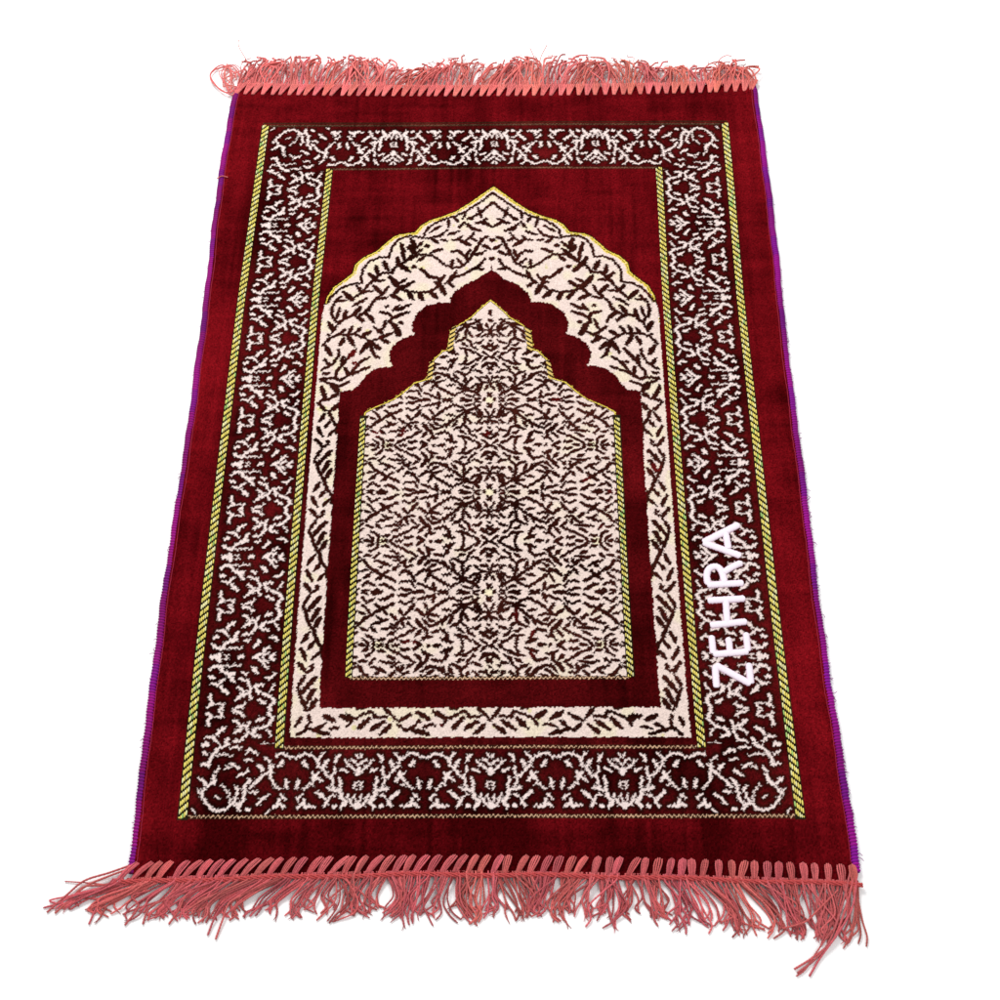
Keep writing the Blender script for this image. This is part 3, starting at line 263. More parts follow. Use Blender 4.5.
def barbs(strokes, seed, step=6.2, ln=2.2, w=1.2):
    """short leaf tips standing off the longer stems"""
    g = np.random.default_rng(seed); out = []
    for r in strokes:
        _, x, y = unpack(r); sd = g.choice([-1, 1])
        for i in range(len(x)-1):
            L = math.hypot(x[i+1]-x[i], y[i+1]-y[i])
            if L < 3.5: continue
            for k in range(int(L/step)+1):
                t = (k+g.uniform(.2, .8))/(int(L/step)+1); sd = -sd
                cx = x[i]+(x[i+1]-x[i])*t; cy = y[i]+(y[i+1]-y[i])*t
                a = math.atan2(y[i+1]-y[i], x[i+1]-x[i]) + sd*g.uniform(.7, 1.2); q = ln*g.uniform(.7, 1.2) + r[0]*0.3
                out.append([w*g.uniform(.8, 1.3), float(cx), float(cy), float(cx+q*math.cos(a)), float(cy+q*math.sin(a))])
    return out
D['F'] += barbs(D['F'], 11); D['V'] += barbs(D['V'], 12); D['C'] += barbs(D['C'], 13)
# --- white strokes of the border
W = blank()
AU, AV = 218.0, 893.0
B = blank()                                             # horizontal borders
for r in D['F']:
    w, s, q = unpack(r)
    for k in range(-4, 5):
        for sg in (1, -1):
            x = k*132.8 + sg*s
            if x.min() > 226 or x.max() < -226: continue
            stamp(B, x, 971.4 - q, w*0.88+0.2); stamp(B, x, 2.3 + q*1.07, w*0.9+0.3)
B[np.abs(U2) > AU] = BIG
W = np.minimum(W, B)
B = blank()                                             # vertical borders
for r in D['V']:
    w, s, q = unpack(r)
    for k in range(-1, 9):
        for sg in (1, -1):
            y = 117.9 + k*122.97 + sg*q
            if y.max() < 70 or y.min() > 905: continue
            for sd in (1, -1): stamp(B, sd*(s-309), y, w*0.88+0.2)
B[(np.abs(U2) < 219) | (V2 > AV) | (V2 < 86)] = BIG
W = np.minimum(W, B)
B = blank()                                             # corners
for r in D['C']:
    w, s, q = unpack(r)
    for sd in (1, -1):
        stamp(B, sd*(s-309), 971.4 - q, w*0.86+.1); stamp(B, sd*(s-309), 2.3 + q*1.07, w*0.86+.1)
B[(np.abs(U2) < AU) | ((V2 < AV) & (V2 > 86))] = BIG
W = np.minimum(W, B)

# --- regions
inner = (np.abs(U2) < 211) & (V2 > 82.5) & (V2 < 897)
out_pts = [list(p) for p in D['OUT']]
hull_pts = [list(p) for p in D['HULL']]
FR = 204.3
arch = mir([[-FR, 886.5]] + [[-FR, 330]] + [[-202.5, 313]] + out_pts[::-1])
arch = np.array(arch); A_in = poly_mask(arch[:, 0], arch[:, 1])
hl = np.array(mir([[-FR, 600], [-FR, 330]] + hull_pts[::-1])); H_in = poly_mask(hl[:, 0], hl[:, 1])
rd = np.array(mir([[-175.8, 853.5], [-176.5, 446]] + [list(p) for p in D['RED']][::-1] + [[0, 248]])); R_in = poly_mask(rd[:, 0], rd[:, 1])
fd = np.array(mir([[-149.5, 818]] + [[-149.5, 484]] + [list(p) for p in D['FLD']][::-1])); F_in = poly_mask(fd[:, 0], fd[:, 1])

# --- dark strokes on the cream grounds
K = blank(); T = blank()
for r in D['S']:
    w, x, y = unpack(r)
    for sd in (1, -1): stamp(T, sd*x, y, w*1.0+1.3)
T[(V2 > 474) & (np.abs(U2) > 150)] = BIG
K = np.minimum(K, T)
for r in D['OUT'] and [[4.4] + [c for p in D['OUT'] for c in p]]:
    w, x, y = unpack(r)
    for sd in (1, -1): stamp(K, sd*x, y, w, taper=False)
T = blank()
for r in D['W']:
    w, s, q = unpack(r)
    for k in range(-1, 4):
        y = 567.5 + 96.1*k + q
        for sd in (1, -1): stamp(T, sd*(s-FR), y, w+1.2)
T[V2 > 858] = BIG; T[V2 < 472] = BIG
K = np.minimum(K, T)
T = blank()
for r in D['WC']:
    w, x, y = unpack(r)
    for sd in (1, -1): stamp(T, sd*x, y, w+1.1)
T[(V2 < 853)] = BIG
K = np.minimum(K, T)
T = blank()
for r in D['H']:
    w, s, q = unpack(r)
    for k in (0, -1):
        x = -97.2 + 96.3*k + s
        for sd in (1, -1): stamp(T, sd*x, q, w+1.1)
T[np.abs(U2) > 148] = BIG
K = np.minimum(K, T)
A_K = K
Q = blank()
for r in D['Q']:
    w, s, q = unpack(r)
    for k in range(0, 5):
        for sg in (1, -1):
            y = 393.0 + 129.3*k + sg*q
            if y.max() < 300 or y.min() > 822: continue
            for sd in (1, -1): stamp(Q, sd*s, y, w*0.95+1.5, reach=1.5)
# the tip of the field is plain but for one bud
Q[(V2 < 334)] = BIG
stamp(Q, np.array([0, 0]), np.array([322, 328]), 5.5)
# outlines (distance to the field and arch edges)
def edge_dist(P, reach=9):
    E = blank()
    for i in range(len(P)-1):
        stamp(E, np.array([P[i][0], P[i+1][0]]), np.array([P[i][1], P[i+1][1]]), 0.0, reach=reach, taper=False)
    return E
eF = edge_dist(mir([[-149.5, 484]] + [list(p) for p in D['FLD']][::-1]))
eH = edge_dist(mir([[-FR-1, 345]] + hull_pts[::-1]))

# --- jitter rows like knots in a weave
def rowjit(A, amp=1):
    out = A.copy(); sh = rng.integers(-amp, amp+1, NV)
    for j in range(0, NV, 1):
        s = sh[j//2*2]
        if s: out[j] = np.roll(A[j], s)
    sv = rng.integers(-amp, amp+1, NU); o2 = out.copy()
    for i in range(NU):
        s = sv[i//3*3]
        if s: o2[:, i] = np.roll(out[:, i], s)
    return o2
knot = rng.normal(0, 1, (NV, NU)).astype(np.float32)
knot2 = np.repeat(np.repeat(rng.normal(0, 1, (NV//2+1, NU//2+1)), 2, 0), 2, 1)[:NV, :NU].astype(np.float32)
A_in, R_in, F_in = rowjit(A_in), rowjit(R_in), rowjit(F_in)
W = rowjit(W) + 0.22*knot + 0.16*knot2; A_K = rowjit(A_K) + 0.2*knot + 0.12*knot2; Q = rowjit(Q) + 0.2*knot + 0.14*knot2
def lowfreq(sx, sy, seed):
    g = np.random.default_rng(seed).normal(0, 1, (int(1100/sy)+4, int(720/sx)+4))
    yi = (V2+70)/sy; xi = (U2+355)/sx
    y0 = yi.astype(int); x0 = xi.astype(int); fy = yi-y0; fx = xi-x0
    fy = fy*fy*(3-2*fy); fx = fx*fx*(3-2*fx)
    return (g[y0, x0]*(1-fx)+g[y0, x0+1]*fx)*(1-fy) + (g[y0+1, x0]*(1-fx)+g[y0+1, x0+1]*fx)*fy

RED = np.array([0.086, 0.0020, 0.0036]); DARK = np.array([0.026, 0.0050, 0.0032])
BANDRED = np.array([0.054, 0.0018, 0.0026]); BORD = np.array([0.055, 0.0026, 0.0032])
CREAM = np.array([0.69, 0.555, 0.50]); WARM = np.array([0.69, 0.60, 0.44]); WHITE = np.array([0.73, 0.605, 0.57])
YEL = np.array([0.72, 0.55, 0.085]); BLK = np.array([0.012, 0.008, 0.004])
col = np.empty((NV, NU, 3), np.float32); col[:] = RED
hgt = np.zeros((NV, NU), np.float32)
def sm(x, a, b):
    t = np.clip((x-a)/(b-a), 0, 1); return t*t*(3-2*t)
def put(M, c):
    global col
    c = np.asarray(c, np.float32)
    if M.dtype == bool: M = M.astype(np.float32)
    col = col*(1-M[..., None]) + c*M[..., None]
border = (np.abs(U2) < 309) & (V2 > 0) & (V2 < 973) & ~((np.abs(U2) < 211) & (V2 > 81) & (V2 < 898))
put(border, BORD)
halo = (1 - sm(W, 2.2, 4.6 + 0.7*lowfreq(9, 9, 41)))*border
put(halo*np.clip(0.8 + 0.3*knot2, 0, 1), DARK*0.62)
wm = (1 - sm(W, -0.45, 0.35))*border
put(wm, WHITE); hgt -= 0.25*wm
put(inner & (V2 < 500), RED); put(inner & (V2 >= 500), BORD)
put(H_in & inner & (V2 < 600), CREAM)
# arch rim: dark and gold threads running along its outside
hj = eH + 0.22*knot
for a, b, c in ((-.5, .75, BLK), (.75, 2.4, YEL), (2.4, 3.2, BLK), (3.2, 4.8, YEL)):
    ok = (hj > a) & (hj <= b) & (H_in if a > 0 else True) & inner & (V2 < 345) & ~A_in
    if a > 2: ok = ok & (knot2 > -0.9)
    put(ok, c)
put(A_in, CREAM)
warm = sm(lowfreq(16, 16, 3), 0.2, 1.2)*A_in
put(warm*0.8, WARM)
km = (1 - sm(A_K, -0.35, 0.3))*(A_in | (H_in & (V2 < 320)))
put(km, DARK*1.05); hgt += 0.2*km
# fine green buds
bud = (sm(lowfreq(9, 9, 12), 1.7, 2.2)*A_in*(1-km))
put(bud*0.5, [0.55, 0.52, 0.12])
put(R_in, BANDRED)
# the edge between red band and cream is saw-toothed by the knots
put(F_in, CREAM)
put(sm(lowfreq(18, 15, 5), 0.5, 1.5)*F_in*0.5, WARM)
fl = blank()
for k in range(0, 4):
    for (cx, cy) in ((0, 457.6), (118, 393), (0, 457.6)):
        for sd in (1, -1):
            stamp(fl, np.array([sd*cx-1, sd*cx+1]), np.array([cy+129.3*k]*2), 9, taper=False)
put((1-sm(fl, -1, 2))*F_in*0.55, [0.78, 0.72, 0.40])
qm = (1 - sm(Q, -0.35, 0.3))*F_in
put(qm, DARK*1.1); hgt += 0.2*qm
redk = sm(lowfreq(16, 16, 8), 1.5, 2.0)
put(qm*redk*0.6, [0.10, 0.004, 0.005]); put(km*redk*0.5, [0.12, 0.004, 0.005])
# thin gold/dark outline of the stepped field
fj = eF + 0.22*knot
for a, b, c in ((-.4, .6, BLK), (.6, 1.9, YEL), (1.9, 2.7, BLK)):
    put((fj > a) & (fj <= b) & F_in & (V2 < 486), c)
eS = blank()
for (x0, y0, x1, y1) in ((-47.5, 346, -50.7, 382), (-73, 402, -74.4, 425)):
    for sd in (1, -1): stamp(eS, sd*np.array([x0+3, x1+3]), np.array([y0, y1]), 0.0, reach=4, taper=False)
hatch = np.mod(V2 - 0.75*np.abs(U2) + 200, 6.6)
st = (eS < 3.2) & F_in
put(st, YEL*np.array([0.9, 0.85, 1.7])); put(st & (hatch < 3.0), BLK)
# dotted lines of light thread
def dotted(vc, u0, amp=1.25, strength=0.75, per=4.7):
    z = np.abs(np.mod(U2/per, 1)-0.5)*4-1
    d = np.abs(V2 - (vc + amp*z))
    ok = (d < 0.62 + 0.25*knot + 0.2*knot2) & (np.abs(U2) < u0)
    put(((np.abs(V2-vc) < 2.1) & (np.abs(U2) < u0)).astype(np.float32)*0.6, BLK*2)
    put(ok*strength, [0.66, 0.42, 0.26])
dotted(971.2, 302); dotted(897.5, 212); dotted(819.5, 145, strength=0.9)
dotted(1.5, 300, 0.6, 0.07); dotted(81.6, 212, 0.6, 0.12)
put(((np.abs(V2+2.6) < 1.5) & (np.abs(U2) < 309)).astype(np.float32)*0.75, BLK*1.5)
# ground under the gold cords
for a, b, v0, v1 in ((300, 310.5, 0, 974), (209.5, 219, 80, 899), (143, 151.2, 480, 819)):
    put((np.abs(U2) > a) & (np.abs(U2) < b) & (V2 > v0) & (V2 < v1), BLK*1.3)
# yarn variation from knot to knot, crushed velvet in broad patches
red_like = (col[..., 0] < 0.2)[..., None]
var = 1 + 0.12*knot2 + 0.08*knot
# near hem dark, side margins bright: velvet shading painted in, plus irregular crushed patches
brush_shade = 1 + 0.28*sm(np.abs(U2), 300, 330) - 0.46*sm(V2 + 14*lowfreq(60, 60, 51), 955, 1000)
brush_shade = brush_shade + 0.20*lowfreq(85, 120, 52)*sm(np.abs(U2) + 0.3*V2, 150, 420) + 0.10*lowfreq(30, 14, 53)
patch = np.clip(brush_shade, 0.45, 1.7)*np.ones_like(U2)
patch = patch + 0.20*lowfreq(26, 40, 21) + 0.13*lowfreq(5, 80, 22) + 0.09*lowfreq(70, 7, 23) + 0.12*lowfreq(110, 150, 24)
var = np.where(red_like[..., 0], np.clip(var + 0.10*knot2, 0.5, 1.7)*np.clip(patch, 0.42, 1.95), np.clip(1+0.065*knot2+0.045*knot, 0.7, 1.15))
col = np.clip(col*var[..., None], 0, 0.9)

# ------------------------------------------------------------------ carpet body
rug = bpy.data.objects.new('prayer_rug', None); C.collection.objects.link(rug)
rug['label'] = 'dark red fringed rug with white arch pattern, lying flat on the white ground'
rug['category'] = 'rug'
hz = hgt + 0.10*knot2.astype(np.float32) + 0.05*knot
P3 = world_xyz(U2, V2, hz).reshape(-1, 3)
# skirt so that the cloth has its thickness
idx = np.arange(NV*NU).reshape(NV, NU)
quads = np.stack([idx[1:, :-1], idx[1:, 1:], idx[:-1, 1:], idx[:-1, :-1]], -1).reshape(-1, 4)
rim = np.concatenate([idx[0, :-1], idx[:-1, -1], idx[-1, :0:-1], idx[:0:-1, 0]])
low = P3[rim].copy(); low[:, 2] = 0.0004
nb = len(P3)
ri = np.arange(len(rim)); rj = (ri+1) % len(rim)
sk = np.stack([rim[ri], nb+ri, nb+rj, rim[rj]], -1)[:, ::-1]
V3 = np.vstack([P3, low]); F3 = np.vstack([quads, sk])
me = bpy.data.meshes.new('carpet')
me.vertices.add(len(V3)); me.vertices.foreach_set('co', V3.astype(np.float32).ravel())
me.loops.add(F3.size); me.loops.foreach_set('vertex_index', F3.astype(np.int32).ravel())
me.polygons.add(len(F3)); me.polygons.foreach_set('loop_start', (np.arange(len(F3))*4).astype(np.int32))
me.update(calc_edges=True)
at = me.color_attributes.new('Col', 'FLOAT_COLOR', 'POINT')
cc = np.vstack([col.reshape(-1, 3), np.tile(RED, (len(low), 1))])
at.data.foreach_set('color', np.hstack([cc, np.ones((len(cc), 1))]).astype(np.float32).ravel())
me.polygons.foreach_set('use_smooth', np.ones(len(F3), bool))
pile = material('woven_pile', rough=0.95, attr='Col', spec=0.0, noise=[(900, 0.82, 1.12, 2)], sheen=(0.06, 0.35, (1.0, 0.03, 0.04)))
me.materials.append(pile)
me.validate()
body = bpy.data.objects.new('carpet', me); C.collection.objects.link(body); body.parent = rug

# ------------------------------------------------------------------ gold cords: rows of short slanting stitches
thread = material('gold_thread', rough=0.6, attr='Col', spec=0.3, noise=[(1500, 0.9, 1.08, 2)])
def stitch_row(name, side, u_out, u_in, v0, v1, ncol, per, label=None):
    mb = MB(); w = (u_out-u_in)/ncol
    for c in range(ncol):
        uc = u_out - (c+0.5)*w
        off = c*per*0.21
        v = v0 - per + (per - off % per)
        while v < v1:
            a = max(v0, v + 0.5); b = min(v1, v + per - 2.2)
            v += per
            if b - a < 1.2: continue
            L = b - a; hw = w*0.47
            j = rng.normal(0, 0.10, 2)
            ring = [(-hw*0.5, 0), (hw*0.5, 0), (hw, L*0.2), (hw, L*0.8), (hw*0.5, L), (-hw*0.5, L), (-hw, L*0.8), (-hw, L*0.2)]
            pu = np.array([side*(uc + p[0] + j[0]) for p in ring]); pv = np.array([a + p[1] + j[1] for p in ring])
            bot = world_xyz(pu, pv, 0.0)
            pu2 = side*(uc+j[0]) + (pu - side*(uc+j[0]))*0.55; mv = (a+b)/2; pv2 = mv + (pv-mv)*0.86
            top = world_xyz(pu2, pv2, 0.75)
            g = rng.random()
            yc = np.array([0.71, 0.60, 0.13])*(0.86+0.25*rng.random())
            if g > 0.72: yc = yc*np.array([1.0, 1.12, 2.6])
            if g < 0.07: yc = yc*np.array([0.45, 0.85, 1.1])
            fs = [(k, (k+1) % 8, 8+(k+1) % 8, 8+k) for k in range(8)] + [tuple(range(8, 16))]
            if side > 0: fs = [q[::-1] for q in fs]
            mb.add(np.vstack([bot, top]), fs, np.clip(yc, 0, 0.86))
    o = mb.build(name, thread, rug)
    if label: o['label'] = label
    return o
for sd in (-1, 1):
    stitch_row('gold_stripe', sd, 309.6, 300.9, 0, 973, 5, 8.3)
    stitch_row('gold_stripe', sd, 218.4, 210.2, 81, 898, 5, 7.8)
    stitch_row('gold_stripe', sd, 150.4, 143.8, 484, 819, 4, 7.0)

# ------------------------------------------------------------------ purple overcast edges
purple = material('purple_thread', (0.20, 0.006, 0.15), 0.7, spec=0.12, attr='Col')
def binding(side):
    mb = MB()
    vv = np.arange(-74, 1029, 0.42)
    UU = np.interp(vv, LV, LU) + 3.6 if side < 0 else np.interp(vv, RV, RU) - 3.6
    UU = UU + 0.5*np.sin(vv/17.0) + 0.25*np.sin(vv/5.1)
    sides = 12
    th = np.arange(sides)/sides*2*np.pi
    ph = 2*np.pi*vv[:, None]/3.4 + 0.9*np.cos(th)[None, :]*side + rng.normal(0, 0.3, (len(vv), 1)) + 1.6*np.sin(vv/9.0)[:, None]*0.5
    r = 3.8*(1 + 0.15*np.sin(ph))
    x = UU[:, None] + r*np.cos(th); z = 3.3 + 0.78*r*np.sin(th) + 0.4*np.sin(vv/63)[:, None]
    y = -np.broadcast_to(vv[:, None], x.shape)
    v = np.stack([x, y, np.maximum(z, 0.3)], -1).reshape(-1, 3)*MM
    fs = []
    n = len(vv)
    ii = np.arange(n-1)[:, None]*sides; kk = np.arange(sides)[None, :]; k2 = (kk+1) % sides
    q = np.stack([ii+kk, ii+sides+kk, ii+sides+k2, ii+k2], -1).reshape(-1, 4)
    base = np.array([0.27, 0.004, 0.17]) if side < 0 else np.array([0.27, 0.003, 0.21])
    tone = (0.55 + 0.5*(0.5+0.5*np.sin(ph)))[..., None] * (1 + 0.2*np.sin(vv/31)[:, None, None])
    blue = (np.sin(vv/12.7)*np.sin(vv/41) > 0.25)[:, None, None]*np.array([-0.07, 0, 0.02])
    c = np.clip((base + blue)*tone, 0, 1).reshape(-1, 3)
    mb.add(v, q.tolist(), c)
    mb.add(v[:sides], [tuple(range(sides))], c[:sides]); mb.add(v[-sides:], [tuple(range(sides))[::-1]], c[-sides:])
    # loose fibres
    nh = 190 if side > 0 else 70
    for _ in range(nh):
        t = rng.random()**(0.55 if side > 0 else 1.0)
        vh = -60 + 1080*t
        u0 = (np.interp(vh, LV, LU) + 1 if side < 0 else np.interp(vh, RV, RU) - 1)
        ln = rng.uniform(1.5, 4.5) if rng.random() < 0.9 else rng.uniform(4, 7)
        a = rng.normal(0, 0.8)
        p = [(u0, -vh, 3.2), (u0+side*ln*0.5, -(vh+ln*0.3*a), 3.4+rng.normal(0, .5)), (u0+side*ln*math.cos(a), -(vh+ln*math.sin(a)), 2.4)]
        mb.tube(smooth_path(p, 5)*MM, 0.3*MM, 4, c=base*0.9)
    return mb.build('edge_binding', purple, rug)
binding(-1); binding(1)
# a thin red selvedge line inside the left and right bindings
selv = material('selvedge_thread', (0.26, 0.006, 0.03), 0.7, noise=[(700, 0.7, 1.2, 2)])
for sd in (-1, 1):
    mb = MB()
    vv = np.arange(-68, 1022, 3.0)
    UU = (np.interp(vv, LV, LU) + 8.0) if sd < 0 else (np.interp(vv, RV, RU) - 8.0)
    UU = UU + 0.5*np.sin(vv/17.0) + rng.normal(0, 0.15, len(vv))
    mb.tube(np.stack([UU, -vv, TOP + relief(UU, vv) + 0.1], -1)*MM, 0.5*MM, 6)
    mb.build('selvedge', selv, rug)

# ------------------------------------------------------------------ fringe
yarn = material('salmon_yarn', rough=0.8, attr='Col', spec=0.15, noise=[(500, 0.8, 1.15, 2)], sheen=(0.25, 0.4, (1.0, 0.6, 0.55)))
def yarn_col(back=False):
    k = rng.uniform(0.88, 1.12)
    b = np.array([0.64, 0.150, 0.135]) if back else np.array([0.48, 0.094, 0.098])
    return np.clip(b*k*np.array([1, rng.uniform(0.9, 1.1), rng.uniform(0.9, 1.1)]), 0, 0.85)
NF = 60
# photo-measured drift of the front fringe: root u -> sideways travel, reach (mm)
GX = [-352, -338, -318, -298, -275, -255, -225, -195, -165, -140, -110, -70, -20, 30, 70, 110, 150, 180, 210, 235, 262, 290, 315, 335, 352]
GD = [-50, -46, -38, -30, -26, -34, -42, -30, -14, -13, -4, -4, -7, 0, -8, -4, 6, 12, 26, 24, 22, 8, 0, -12, -8]
GL = [34, 38, 44, 46, 50, 48, 50, 46, 48, 50, 52, 54, 54, 50, 50, 52, 56, 60, 62, 62, 64, 66, 66, 66, 66]
def stitch_front(i, u, slant, cu):
    """one whipped loop of yarn over the hem"""
    mb = MB()
    V0 = float(vbot(u)) - 13.0; V1 = float(vbot(u)) + 5.0
    n = 4 if rng.random() < 0.6 else 5
    wid = rng.uniform(4.8, 6.2)
    for k in range(n):
        s = (k-(n-1)/2)/(n-1)
        pts = []
        for t in np.linspace(0, 1, 9):
            uu = u + slant*(0.5-t) + s*wid*(0.78+0.25*math.sin(math.pi*(0.2+0.75*t))) + 0.7*s*math.sin(5*t)
            vv = V0 + (V1-V0)*t + abs(s)*3.0*(1-t)**2
            zz = 4.2 + 2.9*math.sin(math.pi*min(1, 0.12+t*0.86)) + 0.5*(1-abs(s)*2)
            pts.append((uu, -vv, zz))
        mb.tube(smooth_path(pts, 16)*MM, 0.80*MM, 8, lobes=0.2, pitch=0.005, phase=rng.uniform(0, 6), c=cu*rng.uniform(0.72, 1.2))
    return mb
def tassel_front(i, u, cu):
    mb = MB()
    V1 = float(vbot(u)) + 6.0
    D0 = float(np.interp(u, GX, GD)); L0 = float(np.interp(u, GX, GL))
    clump = 5.0*math.sin(u/23.0+1.3) + 3.5*math.sin(u/9.7)
    tdx = rng.normal(0, 5.5); tln = rng.uniform(0.86, 1.04); tb = rng.normal(0, 4.5)
    n = 7 if rng.random() < 0.6 else 8
    for k in range(n):
        r0 = u + (k-(n-1)/2)*1.55 + rng.normal(0, 0.6)
        wild = rng.random() < 0.13
        dx = D0 + clump + tdx + rng.normal(0, 14 if wild else 3.6 + 0.08*abs(D0)); ln = L0*tln*rng.uniform(0.74, 1.0) - 4
        bend = tb + rng.normal(0, 9.0 if wild else 3.2) + 0.15*D0
        wob = rng.normal(0, 2.8); tipc = rng.normal(0, 4.0)
        z0 = rng.uniform(2.4, 6.0)
        path = [(r0, -(V1-3), 4.6), (r0+dx*0.08+wob*0.2, -(V1+ln*0.10), z0+0.5),
                (r0+dx*0.34+bend*0.6, -(V1+ln*0.34), z0), (r0+dx*0.66+bend, -(V1+ln*0.60), max(1.1, z0-1.4)),
                (r0+dx*0.9+bend*0.45+wob, -(V1+ln*0.84), 1.4+rng.random()*1.2), (r0+dx+tipc, -(V1+ln), 1.15)]
        p = smooth_path(path, max(26, int((ln+abs(dx))*0.8)))
        rr = rng.uniform(0.78, 0.98)*MM*np.ones(len(p)); rr[-2:] *= 0.75
        cs = cu*rng.uniform(0.66, 1.3)
        mb.tube(p*MM, rr, 7, lobes=0.2, pitch=0.0058, phase=rng.uniform(0, 6), c=cs)
        if rng.random() < 0.2:                    # the cut end splits into fibres
            e = p[-1]; d = p[-1]-p[-4]; d /= np.linalg.norm(d)
            for q in range(2):
                a = rng.normal(0, 0.6); dd = np.array([d[0]*math.cos(a)-d[1]*math.sin(a), d[0]*math.sin(a)+d[1]*math.cos(a), 0])
                mb.tube(np.array([e-d*1.0, e+dd*2.2, e+dd*rng.uniform(3.5, 6)])*MM, [0.55*MM, 0.4*MM, 0.2*MM], 5, c=cs*0.85)
    return mb
us_f = np.linspace(-350.5, 350.5, NF) + rng.normal(0, 1.3, NF)
slf = np.interp(us_f, [-352, -250, -100, 50, 180, 300, 352], [15, 13, 10, 8, 4, 1, 0])
for i, u in enumerate(us_f):
    cu = yarn_col()
    mb = tassel_front(i, float(u) - slf[i]*0.5, cu)
    t = mb.build('tassel', yarn, rug)
    stitch_front(i, float(u), float(slf[i]) + rng.normal(0, 2.0), np.clip(cu*1.08, 0, .85)).build('whip_stitch', yarn, t)
# the cord of chained yarn under the stitches
mb = MB()
uu = np.arange(-357, 359, 1.1)
for k in range(4):
    ph = k*math.pi/2
    rowv = vbot(uu) + 7.2 + 0.7*np.sin(uu/21+2)
    off = 1.55*np.sin(uu/4.3 + ph); zz = 5.0 + 1.1*np.cos(uu/4.3 + ph)
    mb.tube(np.stack([uu, -(rowv+off), zz], -1)*MM, 0.98*MM, 7, lobes=0.15, pitch=0.005, c=np.array([0.47, 0.062, 0.062]))
mb.build('hem_cord', yarn, rug)

